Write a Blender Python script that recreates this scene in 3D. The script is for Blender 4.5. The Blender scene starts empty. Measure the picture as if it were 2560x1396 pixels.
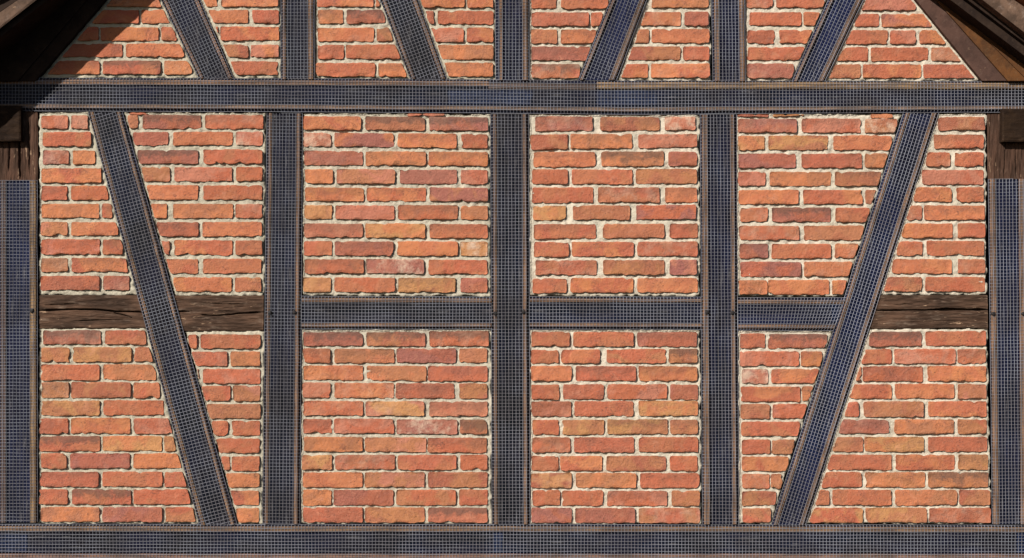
import bpy, math, random
import numpy as np
from mathutils import Vector
from mathutils.geometry import delaunay_2d_cdt

# ------------------------------------------------------------------ camera, sky, sun, exposure
S = bpy.context.scene
COL = S.collection
PX = 600.0            # photograph pixels (2560 wide) per metre on the wall plane
DIST = 6.0            # camera distance from the wall
cam_d = bpy.data.cameras.new("camera")
cam = bpy.data.objects.new("camera", cam_d)
COL.objects.link(cam)
cam.location = (0, -DIST, 0)
cam.rotation_euler = (math.radians(90), 0, 0)
cam_d.sensor_width = 36.0
cam_d.lens = 36.0 * DIST / (2560 / PX)
cam_d.clip_start = 0.05
cam_d.clip_end = 200
S.camera = cam

TX, TZ = 0.83, 0.83   # run of a shadow sideways / downwards per metre of depth
to_sun = Vector((-TX, -1.0, TZ)).normalized()
elev = math.asin(to_sun.z)
azim = math.atan2(to_sun.x, to_sun.y)
w = bpy.data.worlds.new("World")
S.world = w
w.use_nodes = True
nt = w.node_tree
bg = nt.nodes["Background"]
sky = nt.nodes.new("ShaderNodeTexSky")
sky.sky_type = 'NISHITA'
sky.sun_disc = False
sky.sun_elevation = elev
sky.sun_rotation = azim
nt.links.new(sky.outputs[0], bg.inputs[0])
bg.inputs[1].default_value = 0.05
sun_d = bpy.data.lights.new("sun", 'SUN')
sun_d.energy = 5.0
sun_d.angle = math.radians(0.5)
sun_d.color = (1.0, 0.955, 0.88)
sun = bpy.data.objects.new("sun", sun_d)
COL.objects.link(sun)
sun.rotation_euler = (-to_sun).to_track_quat('-Z', 'Y').to_euler()
S.view_settings.view_transform = 'Standard'
S.view_settings.look = 'None'
S.view_settings.gamma = 1.0
S.view_settings.use_curve_mapping = False
S.view_settings.exposure = 0.56
S.render.engine = 'CYCLES'

random.seed(7)
RNG = np.random.default_rng(11)

# ------------------------------------------------------------------ helpers
def W(px, py, d=0.0):
    """point seen at photo position (px,py), d metres in front of the wall face"""
    k = 1.0 - d / DIST
    return ((px - 1280) / PX * k, -d, (698 - py) / PX * k)

def s2l(c):
    return tuple(((v / 255) / 12.92 if v / 255 <= 0.04045 else (((v / 255) + 0.055) / 1.055) ** 2.4) for v in c)

TAB = RNG.random((256, 256))
def vnoise(x, y, seed=0):
    x = np.asarray(x, float) + seed * 17.37
    y = np.asarray(y, float) + seed * 9.71
    xi = np.floor(x).astype(int); yi = np.floor(y).astype(int)
    fx = x - xi; fy = y - yi
    fx = fx * fx * (3 - 2 * fx); fy = fy * fy * (3 - 2 * fy)
    a = TAB[xi & 255, yi & 255]; b = TAB[(xi + 1) & 255, yi & 255]
    c = TAB[xi & 255, (yi + 1) & 255]; d = TAB[(xi + 1) & 255, (yi + 1) & 255]
    return (a * (1 - fx) + b * fx) * (1 - fy) + (c * (1 - fx) + d * fx) * fy - 0.5

def fbm(x, y, seed=0, octs=3):
    r = 0; a = 1.0; f = 1.0
    for k in range(octs):
        r = r + a * vnoise(np.asarray(x) * f, np.asarray(y) * f, seed + k * 5)
        a *= 0.5; f *= 2.03
    return r

def mesh_obj(name, verts, faces, mat, parent=None, origin=None, smooth=False):
    o3 = Vector(origin) if origin is not None else Vector((0, 0, 0))
    v = np.asarray(verts, dtype=float) - np.array(o3)
    me = bpy.data.meshes.new(name)
    me.from_pydata(v.tolist(), [], faces if isinstance(faces, list) else faces.tolist())
    if smooth:
        me.polygons.foreach_set('use_smooth', [True] * len(me.polygons))
    me.materials.append(mat)
    me.update()
    o = bpy.data.objects.new(name, me)
    COL.objects.link(o)
    if parent:
        o.parent = parent
        o.location = o3 - parent.location
    else:
        o.location = o3
    return o

def thing(name, label, cat, loc, group=None):
    o = bpy.data.objects.new(name, None)
    COL.objects.link(o)
    o.empty_display_size = 0.1
    o.location = loc
    o['label'] = label
    o['category'] = cat
    if group:
        o['group'] = group
    return o

# ------------------------------------------------------------------ materials
class NT:
    def __init__(s, name):
        s.m = bpy.data.materials.new(name)
        s.m.use_nodes = True
        s.t = s.m.node_tree
        s.b = s.t.nodes["Principled BSDF"]
        s.b.inputs['Specular IOR Level'].default_value = 0.25
    def n(s, typ, **kw):
        nd = s.t.nodes.new(typ)
        for k, v in kw.items():
            if k[0] == '_':
                nd.inputs[k[1:]].default_value = v
            else:
                setattr(nd, k, v)
        return nd
    def l(s, a, b):
        s.t.links.new(a, b)
    def noise(s, vec, scale, detail=4, rough=0.6, dist=0.0):
        nd = s.n('ShaderNodeTexNoise')
        nd.inputs['Scale'].default_value = scale
        nd.inputs['Detail'].default_value = detail
        nd.inputs['Roughness'].default_value = rough
        nd.inputs['Distortion'].default_value = dist
        if vec is not None:
            s.l(vec, nd.inputs['Vector'])
        return nd.outputs['Fac']
    def ramp(s, fac, a, b, ca=(0, 0, 0, 1), cb=(1, 1, 1, 1)):
        nd = s.n('ShaderNodeMapRange')
        nd.inputs['From Min'].default_value = a
        nd.inputs['From Max'].default_value = b
        nd.interpolation_type = 'SMOOTHSTEP'
        s.l(fac, nd.inputs['Value'])
        return nd.outputs[0]
    def mix(s, fac, a, b, blend='MIX'):
        nd = s.n('ShaderNodeMix', data_type='RGBA', blend_type=blend)
        for sock, v in ((nd.inputs[0], fac), (nd.inputs[6], a), (nd.inputs[7], b)):
            if isinstance(v, (int, float)):
                sock.default_value = v
            elif isinstance(v, tuple):
                sock.default_value = v if len(v) == 4 else (*v, 1)
            else:
                s.l(v, sock)
        return nd.outputs[2]
    def math(s, op, a, b=None, c=None):
        nd = s.n('ShaderNodeMath', operation=op)
        for i, v in enumerate((a, b, c)):
            if v is None: continue
            if isinstance(v, (int, float)): nd.inputs[i].default_value = v
            else: s.l(v, nd.inputs[i])
        return nd.outputs[0]
    def coords(s, scale=(1, 1, 1), rnd=True):
        tc = s.n('ShaderNodeTexCoord')
        mp = s.n('ShaderNodeMapping')
        mp.inputs['Scale'].default_value = scale
        s.l(tc.outputs['Object'], mp.inputs['Vector'])
        if not rnd:
            return mp.outputs[0]
        oi = s.n('ShaderNodeObjectInfo')
        ad = s.n('ShaderNodeVectorMath', operation='ADD')
        mu = s.math('MULTIPLY', oi.outputs['Random'], 37.0)
        s.l(mp.outputs[0], ad.inputs[0]); s.l(mu, ad.inputs[1])
        return ad.outputs[0]
    def bump(s, h, strength, dist, prev=None):
        nd = s.n('ShaderNodeBump')
        nd.inputs['Strength'].default_value = strength
        nd.inputs['Distance'].default_value = dist
        s.l(h, nd.inputs['Height'])
        if prev is not None:
            s.l(prev, nd.inputs['Normal'])
        return nd.outputs[0]
    def attr(s, name):
        nd = s.n('ShaderNodeAttribute', attribute_type='OBJECT', attribute_name=name)
        return nd

def brick_material():
    t = NT("fired_clay_brick")
    v = t.coords()
    oi = t.n('ShaderNodeObjectInfo')
    c1 = oi.outputs['Color']
    c2 = t.attr('second_colour').outputs['Color']
    # broad drift between the two colours of one brick
    f = t.noise(v, 9, 3, 0.55, 0.6)
    col = t.mix(t.ramp(f, 0.44, 0.58), c1, c2)
    # mottling
    g = t.noise(v, 34, 5, 0.65, 0.5)
    col = t.mix(t.math('MULTIPLY', t.ramp(g, 0.50, 0.72), 0.42), col, (0.21, 0.08, 0.055))
    g2 = t.noise(v, 21, 4, 0.6, 1.0)
    col = t.mix(t.math('MULTIPLY', t.ramp(g2, 0.56, 0.74), 0.32), col, (0.48, 0.21, 0.125))
    # fine grain
    g3 = t.noise(v, 260, 3, 0.7)
    col = t.mix(t.math('MULTIPLY', t.ramp(g3, 0.35, 0.75), 0.32), col, (0.44, 0.22, 0.15))
    # pits
    vo = t.n('ShaderNodeTexVoronoi', feature='F1', distance='EUCLIDEAN')
    vo.inputs['Scale'].default_value = 75
    vo.inputs['Randomness'].default_value = 1.0
    t.l(v, vo.inputs['Vector'])
    pit = t.ramp(vo.outputs['Distance'], 0.24, 0.08)
    sel = t.ramp(t.noise(v, 30, 2, 0.5), 0.52, 0.60)
    pit = t.math('MULTIPLY', pit, sel)
    col = t.mix(t.math('MULTIPLY', pit, 0.75), col, (0.07, 0.03, 0.025))
    # creases left by hand moulding
    tc = t.n('ShaderNodeMapping'); tc.inputs['Scale'].default_value = (1.0, 1, 1.7)
    tc.inputs['Rotation'].default_value = (0, 0.5, 0)
    t.l(v, tc.inputs['Vector'])
    cr = t.noise(tc.outputs[0], 17, 4, 0.6, 1.6)
    cr = t.math('ABSOLUTE', t.math('SUBTRACT', cr, 0.5))
    cr = t.ramp(cr, 0.020, 0.0)
    crs = t.ramp(t.noise(v, 13, 2, 0.5), 0.47, 0.57)
    cr = t.math('MULTIPLY', cr, crs)
    col = t.mix(t.math('MULTIPLY', cr, 0.68), col, (0.09, 0.038, 0.03))
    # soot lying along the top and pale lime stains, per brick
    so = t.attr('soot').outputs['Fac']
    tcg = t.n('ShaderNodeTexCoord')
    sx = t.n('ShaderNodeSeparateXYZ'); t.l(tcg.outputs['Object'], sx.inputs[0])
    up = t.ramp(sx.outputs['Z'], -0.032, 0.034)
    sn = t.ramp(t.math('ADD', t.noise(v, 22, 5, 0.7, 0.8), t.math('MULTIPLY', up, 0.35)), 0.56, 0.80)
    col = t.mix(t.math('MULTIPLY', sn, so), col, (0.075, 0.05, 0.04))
    wh = t.attr('lime').outputs['Fac']
    wn = t.ramp(t.noise(v, 17, 6, 0.7, 0.15), 0.42, 0.68)
    col = t.mix(t.math('MULTIPLY', wn, wh), col, (0.52, 0.38, 0.28))
    # thin lime smears at the very edge
    t.l(col, t.b.inputs['Base Color'])
    t.b.inputs['Roughness'].default_value = 0.88
    h1 = t.noise(v, 26, 4, 0.6, 0.7)
    h2 = t.noise(v, 95, 5, 0.7)
    n1 = t.bump(h1, 0.5, 0.009)
    n2 = t.bump(h2, 0.9, 0.0042, n1)
    n3 = t.bump(t.math('ADD', cr, pit), -1.0, 0.005, n2)
    t.l(n3, t.b.inputs['Normal'])
    return t.m

def mortar_material():
    t = NT("lime_mortar")
    v = t.coords()
    oi = t.n('ShaderNodeObjectInfo')
    a = t.noise(v, 5, 4, 0.6)
    col = t.mix(t.math('MULTIPLY', t.ramp(a, 0.40, 0.64), 0.45), oi.outputs['Color'], (0.36, 0.33, 0.25))
    b = t.noise(v, 50, 4, 0.7)
    col = t.mix(t.math('MULTIPLY', t.ramp(b, 0.50, 0.72), 0.45), col, (0.25, 0.215, 0.16))
    c = t.noise(v, 330, 3, 0.7)
    col = t.mix(t.math('MULTIPLY', t.ramp(c, 0.5, 0.72), 0.45), col, (0.24, 0.20, 0.15))
    d = t.noise(v, 210, 2, 0.6)
    col = t.mix(t.math('MULTIPLY', t.ramp(d, 0.60, 0.72), 0.5), col, (0.72, 0.64, 0.50))
    t.l(col, t.b.inputs['Base Color'])
    t.b.inputs['Roughness'].default_value = 0.95
    n1 = t.bump(t.noise(v, 70, 4, 0.65), 0.7, 0.006)
    n2 = t.bump(t.noise(v, 270, 3, 0.7), 0.7, 0.0022, n1)
    t.l(n2, t.b.inputs['Normal'])
    return t.m

def wood_material(name, c_main, c_dark, c_light, along, chips=0.0, bumps=0.6):
    """along: stretch vector, small along the grain"""
    t = NT(name)
    v = t.coords(along)
    iso = t.coords()
    col = t.mix(t.ramp(t.noise(v, 22, 5, 0.65, 0.5), 0.35, 0.66), c_main, c_dark)
    col = t.mix(t.math('MULTIPLY', t.ramp(t.noise(v, 60, 5, 0.7), 0.52, 0.72), 0.6), col, c_light)
    col = t.mix(t.math('MULTIPLY', t.ramp(t.noise(iso, 7, 3, 0.6), 0.45, 0.65), 0.45), col, c_dark)
    ck = t.ramp(t.noise(v, 85, 6, 0.8, 0.4), 0.60, 0.68)
    col = t.mix(t.math('MULTIPLY', ck, 0.65), col, tuple(q * 0.28 for q in c_dark))
    if chips:
        k = t.ramp(t.noise(v, 62, 5, 0.75, 0.6), 0.60, 0.64)
        k = t.math('MULTIPLY', k, t.ramp(t.noise(iso, 8, 2, 0.5), 0.50, 0.60))
        col = t.mix(t.math('MULTIPLY', k, chips), col, (0.34, 0.22, 0.14))
    t.l(col, t.b.inputs['Base Color'])
    t.b.inputs['Roughness'].default_value = 0.8
    t.b.inputs['Specular IOR Level'].default_value = 0.07
    n1 = t.bump(t.noise(v, 50, 5, 0.7, 0.4), bumps, 0.005)
    n2 = t.bump(t.noise(v, 160, 3, 0.7), 0.5, 0.0015, n1)
    t.l(n2, t.b.inputs['Normal'])
    return t.m

def core_material():
    """tarred timber face behind the mesh; object colour alpha-free: r = blueness"""
    t = NT("tarred_timber")
    tc = t.attr('grain').outputs['Vector']
    co = t.n('ShaderNodeTexCoord')
    # stretch by attribute (x or z grain)
    mu = t.n('ShaderNodeVectorMath', operation='MULTIPLY')
    t.l(co.outputs['Object'], mu.inputs[0]); t.l(tc, mu.inputs[1])
    v = mu.outputs[0]
    bl = t.attr('blueness').outputs['Fac']
    base = t.mix(t.ramp(t.noise(v, 30, 4, 0.6), 0.35, 0.65), (0.004, 0.004, 0.006), (0.014, 0.0125, 0.015))
    blue = t.mix(t.ramp(t.noise(v, 20, 3, 0.6), 0.35, 0.65), (0.005, 0.008, 0.027), (0.009, 0.014, 0.050))
    f = t.ramp(t.noise(co.outputs['Object'], 3.1, 3, 0.5), 0.40, 0.60)
    f = t.math('MINIMUM', t.math('ADD', t.math('MULTIPLY', f, 0.45), bl), 1.0)
    f = t.math('MULTIPLY', f, t.ramp(bl, -0.2, 0.35))
    col = t.mix(f, base, blue)
    s = t.ramp(t.noise(v, 70, 5, 0.75), 0.56, 0.68)
    col = t.mix(t.math('MULTIPLY', s, 0.5), col, (0.11, 0.105, 0.11))
    t.l(col, t.b.inputs['Base Color'])
    t.b.inputs['Roughness'].default_value = 0.6
    t.b.inputs['Specular IOR Level'].default_value = 0.08
    t.l(t.bump(t.noise(v, 60, 4, 0.7), 0.6, 0.004), t.b.inputs['Normal'])
    return t.m

def batten_material():
    t = NT("weathered_lath")
    g = t.attr('grain').outputs['Vector']
    co = t.n('ShaderNodeTexCoord')
    mu = t.n('ShaderNodeVectorMath', operation='MULTIPLY')
    t.l(co.outputs['Object'], mu.inputs[0]); t.l(g, mu.inputs[1])
    v = mu.outputs[0]
    oi = t.n('ShaderNodeObjectInfo')
    col = t.mix(t.math('MULTIPLY', t.ramp(t.noise(v, 60, 5, 0.7), 0.38, 0.62), 0.8), oi.outputs['Color'], (0.045, 0.03, 0.024))
    col = t.mix(t.math('MULTIPLY', t.ramp(t.noise(co.outputs['Object'], 6, 3, 0.6), 0.45, 0.62), 0.4), col, (0.10, 0.08, 0.075))
    t.l(col, t.b.inputs['Base Color'])
    t.b.inputs['Specular IOR Level'].default_value = 0.1
    t.b.inputs['Roughness'].default_value = 0.8
    t.l(t.bump(t.noise(v, 90, 4, 0.7), 0.5, 0.002), t.b.inputs['Normal'])
    return t.m

def wire_material():
    t = NT("galvanised_wire")
    v = t.coords()
    col = t.mix(t.ramp(t.noise(v, 5, 4, 0.6), 0.4, 0.62), (0.31, 0.315, 0.36), (0.22, 0.21, 0.225))
    t.l(col, t.b.inputs['Base Color'])
    t.b.inputs['Metallic'].default_value = 0.35
    t.b.inputs['Roughness'].default_value = 0.5
    return t.m

def plain(name, c, rough=0.7, scale=40, var=0.4):
    t = NT(name)
    v = t.coords()
    col = t.mix(t.math('MULTIPLY', t.ramp(t.noise(v, scale, 4, 0.6), 0.4, 0.65), var), c, tuple(x * 0.45 for x in c))
    t.l(col, t.b.inputs['Base Color'])
    t.b.inputs['Roughness'].default_value = rough
    t.l(t.bump(t.noise(v, scale * 2, 4, 0.6), 0.5, 0.003), t.b.inputs['Normal'])
    return t.m

M_BRICK = brick_material()
M_MORTAR = mortar_material()
M_CORE = core_material()
M_BATTEN = batten_material()
M_WIRE = wire_material()
M_RAIL = wood_material("bare_oak_rail", (0.090, 0.050, 0.032), (0.032, 0.019, 0.013), (0.17, 0.12, 0.088), (0.22, 1, 1), 0.95, 1.0)
M_POSTW = wood_material("bare_oak_post", (0.080, 0.041, 0.027), (0.034, 0.019, 0.013), (0.12, 0.073, 0.052), (1, 1, 0.2), 0.8, 0.9)
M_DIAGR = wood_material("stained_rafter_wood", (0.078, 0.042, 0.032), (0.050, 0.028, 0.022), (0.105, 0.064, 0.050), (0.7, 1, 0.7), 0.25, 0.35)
M_AMBER = wood_material("amber_lit_verge_wood", (0.110, 0.045, 0.016), (0.055, 0.026, 0.013), (0.12, 0.066, 0.032), (0.7, 1, 0.7), 0.2, 0.3)  # amber glow of the sun-caught soffit is put into this wood colour
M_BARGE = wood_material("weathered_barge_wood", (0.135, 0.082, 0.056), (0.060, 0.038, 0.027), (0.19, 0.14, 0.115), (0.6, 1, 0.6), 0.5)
M_DARKW = wood_material("dark_stained_and_shaded_wood", (0.028, 0.017, 0.012), (0.016, 0.010, 0.008), (0.045, 0.030, 0.022), (0.7, 1, 0.7), 0.0, 0.3)  # dark mouldings; also paints the eave shade on the left verge
M_END = wood_material("purlin_end_grain", (0.024, 0.013, 0.007), (0.012, 0.007, 0.005), (0.045, 0.026, 0.016), (0.5, 1, 0.9), 0.15, 0.6)
M_BOLT = plain("rusted_iron", (0.016, 0.013, 0.013), 0.6)
M_TILE = plain("clay_roof_tile", (0.40, 0.15, 0.08), 0.85)

# ------------------------------------------------------------------ bricks
KC = {'o': (212, 130, 84), 'r': (196, 106, 74), 'd': (178, 100, 74), 'p': (202, 126, 100),
      'm': (168, 100, 88), 't': (190, 122, 82), 'y': (206, 146, 92)}
ALB = 0.615

def clip_half(poly, p, n):
    """keep side where (q-p).n >= 0"""
    out = []
    m = len(poly)
    for i in range(m):
        a = poly[i]; b = poly[(i + 1) % m]
        da = (a[0] - p[0]) * n[0] + (a[1] - p[1]) * n[1]
        db = (b[0] - p[0]) * n[0] + (b[1] - p[1]) * n[1]
        if da >= 0:
            out.append(a)
        if (da >= 0) != (db >= 0):
            k = da / (da - db)
            out.append((a[0] + (b[0] - a[0]) * k, a[1] + (b[1] - a[1]) * k))
    return out

def poly_area(p):
    return 0.5 * sum(p[i][0] * p[(i + 1) % len(p)][1] - p[(i + 1) % len(p)][0] * p[i][1] for i in range(len(p)))

def halfplanes(poly):
    """inward (p, n) for a convex polygon"""
    s = 1 if poly_area(poly) > 0 else -1
    r = []
    for i in range(len(poly)):
        a = poly[i]; b = poly[(i + 1) % len(poly)]
        dx, dy = b[0] - a[0], b[1] - a[1]
        L = math.hypot(dx, dy)
        r.append((a, (-dy / L * s, dx / L * s)))
    return r

def round_poly(poly, rad, step):
    """round corners, then resample evenly; returns array (n,2)"""
    pts = []
    m = len(poly)
    for i in range(m):
        a = np.array(poly[i - 1]); b = np.array(poly[i]); c = np.array(poly[(i + 1) % m])
        la = np.linalg.norm(a - b); lc = np.linalg.norm(c - b)
        if la < 1e-6 or lc < 1e-6:
            continue
        r = rad * random.uniform(0.5, 1.6)
        ra = min(r, la * 0.45); rc = min(r, lc * 0.45)
        p0 = b + (a - b) / la * ra; p2 = b + (c - b) / lc * rc
        for t in (0, 0.33, 0.67, 1):
            pts.append((1 - t) ** 2 * p0 + 2 * t * (1 - t) * b + t * t * p2)
    pts = np.array(pts)
    seg = np.roll(pts, -1, 0) - pts
    L = np.hypot(seg[:, 0], seg[:, 1])
    cum = np.concatenate([[0], np.cumsum(L)])
    n = max(14, int(cum[-1] / step))
    s = np.linspace(0, cum[-1], n, endpoint=False)
    xs = np.interp(s, cum, np.append(pts[:, 0], pts[0, 0]))
    ys = np.interp(s, cum, np.append(pts[:, 1], pts[0, 1]))
    return np.stack([xs, ys], 1)

brick_count = 0
def make_brick(poly, colours, parent, flags=''):
    global brick_count
    brick_count += 1
    sd = brick_count
    if abs(poly_area(poly)) < 40:
        return None
    P = round_poly(poly, 3.2, 4.6)
    if poly_area([tuple(q) for q in P]) < 0:
        P = P[::-1]
    d = np.roll(P, -1, 0) - np.roll(P, 1, 0)
    L = np.hypot(d[:, 0], d[:, 1]) + 1e-9
    nout = np.stack([d[:, 1] / L, -d[:, 0] / L], 1)        # outward for positive area in (x, y-down)
    # irregular edge: broad wobble, fine raggedness (more at the lower edge), the odd chip
    x, y = P[:, 0], P[:, 1]
    wob = 1.5 * fbm(x / 26, y / 26, sd, 2) + 1.9 * vnoise(x / 5.0, y / 5.0, sd + 3) - 0.35
    low = np.clip(nout[:, 1], 0, 1)
    wob = wob + low * (2.6 * vnoise(x / 9, y / 9, sd + 8) - np.clip(6 * (vnoise(x / 13, y / 13, sd + 11) - 0.22), 0, 3))
    for _c in range(random.choice((0, 0, 1, 1, 2))):
        k = random.randrange(len(P))
        dd = np.hypot(x - x[k], y - y[k])
        wob -= random.uniform(1.5, 4.5) * np.clip(1 - dd / random.uniform(6, 13), 0, 1)
    P = P + nout * wob[:, None]
    c = P.mean(0)
    tilt_x = random.uniform(-0.014, 0.014); tilt_y = random.uniform(-0.03, 0.03)
    base = random.uniform(-0.0016, 0.0014)
    hw = (x.max() - x.min()) / 2
    def ring(inset, y0, amp, s):
        q = P - nout * inset
        # keep rings from crossing at thin ends
        q = c + (q - c)
        yy = y0 + amp * vnoise(q[:, 0] / 12, q[:, 1] / 12, sd + s)
        yy = yy + (q[:, 0] - c[0]) / PX * tilt_x + (q[:, 1] - c[1]) / PX * tilt_y + base
        return np.stack([(q[:, 0] - 1280) / PX, yy, (698 - q[:, 1]) / PX], 1)
    thin = min(hw, (y.max() - y.min()) / 2)
    r1 = min(1.0, thin * 0.2)
    def height(q):
        e = np.clip(((q[:, 0] - c[0]) / hw) ** 2, 0, 1)
        return 0.0016 * e + 0.0030 * fbm(q[:, 0] / 17, q[:, 1] / 12, sd + 2, 2)
    rings = [ring(-0.3, 0.016, 0, 0), ring(0, -0.0002, 0.0008, 1), ring(r1, -0.0012, 0, 2)]
    rings[2][:, 1] += height(P - nout * r1)
    n = len(P)
    V = np.concatenate(rings)
    F = []
    for k in range(2):
        for i in range(n):
            j = (i + 1) % n
            F.append((k * n + i, k * n + j, (k + 1) * n + j, (k + 1) * n + i))
    # worn, slightly hollowed face: constrained triangulation with inner points
    R = P - nout * r1
    inner = []
    for iy in np.arange(R[:, 1].min() + 6, R[:, 1].max() - 3, 8.0):
        for ix in np.arange(R[:, 0].min() + 7, R[:, 0].max() - 4, 10.0):
            q = np.array([ix + random.uniform(-2, 2), iy + random.uniform(-1.5, 1.5)])
            if np.hypot(*(R - q).T).min() > 3.6:
                inner.append(q)
    pts2 = [Vector((float(a), float(b))) for a, b in R] + [Vector((float(a), float(b))) for a, b in inner]
    vo, _, fo, ov, _, _ = delaunay_2d_cdt(pts2, [(i, (i + 1) % n) for i in range(n)], [list(range(n))], 1, 1e-4)
    b0 = len(V)
    vq = np.array([[v.x, v.y] for v in vo])
    capy = -0.0012 + height(vq) + (vq[:, 0] - c[0]) / PX * tilt_x + (vq[:, 1] - c[1]) / PX * tilt_y + base
    cap = np.stack([(vq[:, 0] - 1280) / PX, capy, (698 - vq[:, 1]) / PX], 1)
    V = np.concatenate([V, cap])
    mp = {}
    for i, src in enumerate(ov):
        k_ = [q for q in src if q < n]
        mp[i] = 2 * n + k_[0] if k_ else b0 + i
    for f in fo:
        g = [mp[i] for i in f]
        if len(set(g)) < 3: continue
        F.append(tuple(g))
    org = ((c[0] - 1280) / PX, 0, (698 - c[1]) / PX)
    o = mesh_obj('brick', V, F, M_BRICK, parent, org)
    sm = [False] * n + [False] * n + [True] * (len(F) - 2 * n)
    o.data.polygons.foreach_set('use_smooth', sm)
    c1 = np.array(s2l(KC[colours[0]])) * ALB
    c2 = np.array(s2l(KC[colours[1] if len(colours) > 1 else {'o': 'r', 'r': 't', 'd': 'm', 'p': 'r', 'm': 'p', 't': 'd', 'y': 't'}[colours[0]]])) * ALB
    if len(colours) == 1:
        c2 = c1 * 0.45 + c2 * 0.55
    v = random.uniform(0.92, 1.08)
    c1 = c1 * v * np.array([1, random.uniform(0.95, 1.05), random.uniform(0.92, 1.08)]); c2 = c2 * v
    o.color = (*[float(q) for q in c1], 1)
    o['second_colour'] = [float(q) for q in c2]
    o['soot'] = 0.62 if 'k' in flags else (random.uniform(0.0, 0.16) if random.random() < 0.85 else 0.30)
    o['lime'] = 0.7 if 'w' in flags else (0.0 if random.random() < 0.85 else random.uniform(0.08, 0.22))
    return o

def make_panel(label, poly, rows, off=(0, 0), sc=1.0, gaps=None, tint=(206, 196, 168), extra_top=False, group=None, slivers=()):
    """poly: convex outline in photo pixels. rows: strings 'yt-yb[/yt-yb]: x-xc ...'"""
    cx = sum(p[0] for p in poly) / len(poly); by = max(p[1] for p in poly)
    root = thing('brick_infill', label, 'brick wall', W(cx, by), group)
    hp = halfplanes(poly)
    gaps = gaps or [5] * len(hp)
    # ---- mortar bed: a slab whose face is a rough height field
    ex = 7
    xs = [p[0] for p in poly]; ys = [p[1] for p in poly]
    x0, x1, y0, y1 = min(xs) - ex, max(xs) + ex, min(ys) - ex, max(ys) + ex
    st = 3.6
    nx, ny = int((x1 - x0) / st) + 1, int((y1 - y0) / st) + 1
    gx, gy = np.meshgrid(np.linspace(x0, x1, nx), np.linspace(y0, y1, ny))
    dist = np.full(gx.shape, 1e9)
    for (p, n) in hp:
        dist = np.minimum(dist, (gx - p[0]) * n[0] + (gy - p[1]) * n[1])
    sd = len(bpy.data.objects) % 97
    jx = 1.6 * vnoise(gx / 4, gy / 4, sd + 30); jy = 1.6 * vnoise(gx / 4, gy / 4, sd + 40)
    Y = 0.0068 + 0.0064 * fbm(gx / 15, gy / 15, sd, 2) + 0.0058 * vnoise(gx / 4.6, gy / 4.6, sd + 9)
    Y = Y + np.clip((0.6 + 7 * vnoise(gx / 12, gy / 12, sd + 5) - dist) * 0.006, 0, 0.03)
    Y = np.maximum(Y, 0.0022)
    keep = dist > -ex
    idx = np.arange(nx * ny).reshape(ny, nx)
    q = np.stack([idx[:-1, :-1], idx[1:, :-1], idx[1:, 1:], idx[:-1, 1:]], -1)
    kq = keep[:-1, :-1] & keep[1:, :-1] & keep[1:, 1:] & keep[:-1, 1:]
    F = q[kq]
    V = np.stack([(gx + jx - 1280) / PX, Y, (698 - gy - jy) / PX], -1).reshape(-1, 3)
    used = np.unique(F)
    remap = -np.ones(nx * ny, int); remap[used] = np.arange(len(used))
    V = V[used]; F = remap[F]
    nb = len(V)
    back = []
    for d_ in (0.034, 0.12):
        for p in poly:
            back.append(((p[0] - 1280) / PX, d_, (698 - p[1]) / PX))
    m = len(poly)
    FF = F.tolist()
    for i in range(m):
        j = (i + 1) % m
        FF.append((nb + i, nb + j, nb + m + j, nb + m + i))
    FF.append(tuple(nb + i for i in range(m))); FF.append(tuple(nb + m + i for i in reversed(range(m))))
    mo = mesh_obj('mortar', np.concatenate([V, np.array(back)]), FF, M_MORTAR, root, W(cx, by), smooth=True)
    mo.color = (*[c * 0.70 for c in s2l(tint)], 1)
    # ---- bricks
    def put(xa, xb, ya, yb, code):
        po = [(xa, ya[0]), (xb, ya[1]), (xb, yb[1]), (xa, yb[0])]
        for (p, n), g in zip(hp, gaps):
            po = clip_half(po, (p[0] + n[0] * g, p[1] + n[1] * g), n)
            if len(po) < 3:
                return
        cs = ''.join(ch for ch in code if ch in KC) or 'r'
        make_brick(po, cs, root, code)
    rws = []
    for r in rows:
        yy, bl = r.split(':')
        e = yy.split('/')
        l_ = [float(v) for v in e[0].split('_')]
        r_ = [float(v) for v in e[-1].split('_')]
        items = []
        for b in bl.split():
            num = ''.join(ch for ch in b if not ch.isalpha()); code = ''.join(ch for ch in b if ch.isalpha())
            a, c = num.split('-')
            items.append((float(a), float(c), code))
        rws.append((l_, r_, items))
    if extra_top:
        for k, src in ((1, 1), (2, 0)):
            if src < len(rws):
                l_, r_, items = rws[src]
                dy = (42 * 2 if src == 1 else 42 * 3) / sc
                rws.append(([v - dy for v in l_], [v - dy for v in r_], items))
    for l_, r_, items in rws:
        xa0 = items[0][0]; xb0 = items[-1][1]
        for a, c, code in items:
            f0 = (a - xa0) / max(1, xb0 - xa0); f1 = (c - xa0) / max(1, xb0 - xa0)
            jj = random.uniform(-0.7, 0.7)
            ya = [off[1] + (l_[0] + (r_[0] - l_[0]) * f) / sc + jj for f in (f0, f1)]
            yb = [off[1] + (l_[1] + (r_[1] - l_[1]) * f) / sc + jj * 0.6 for f in (f0, f1)]
            put(off[0] + a / sc, off[0] + c / sc, ya, yb, code)
    for (xa, ya, xb, yb, code) in slivers:
        make_brick([(xa, ya), (xb, ya), (xb, yb), (xa, yb)], code, root, '')
    return root

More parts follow.
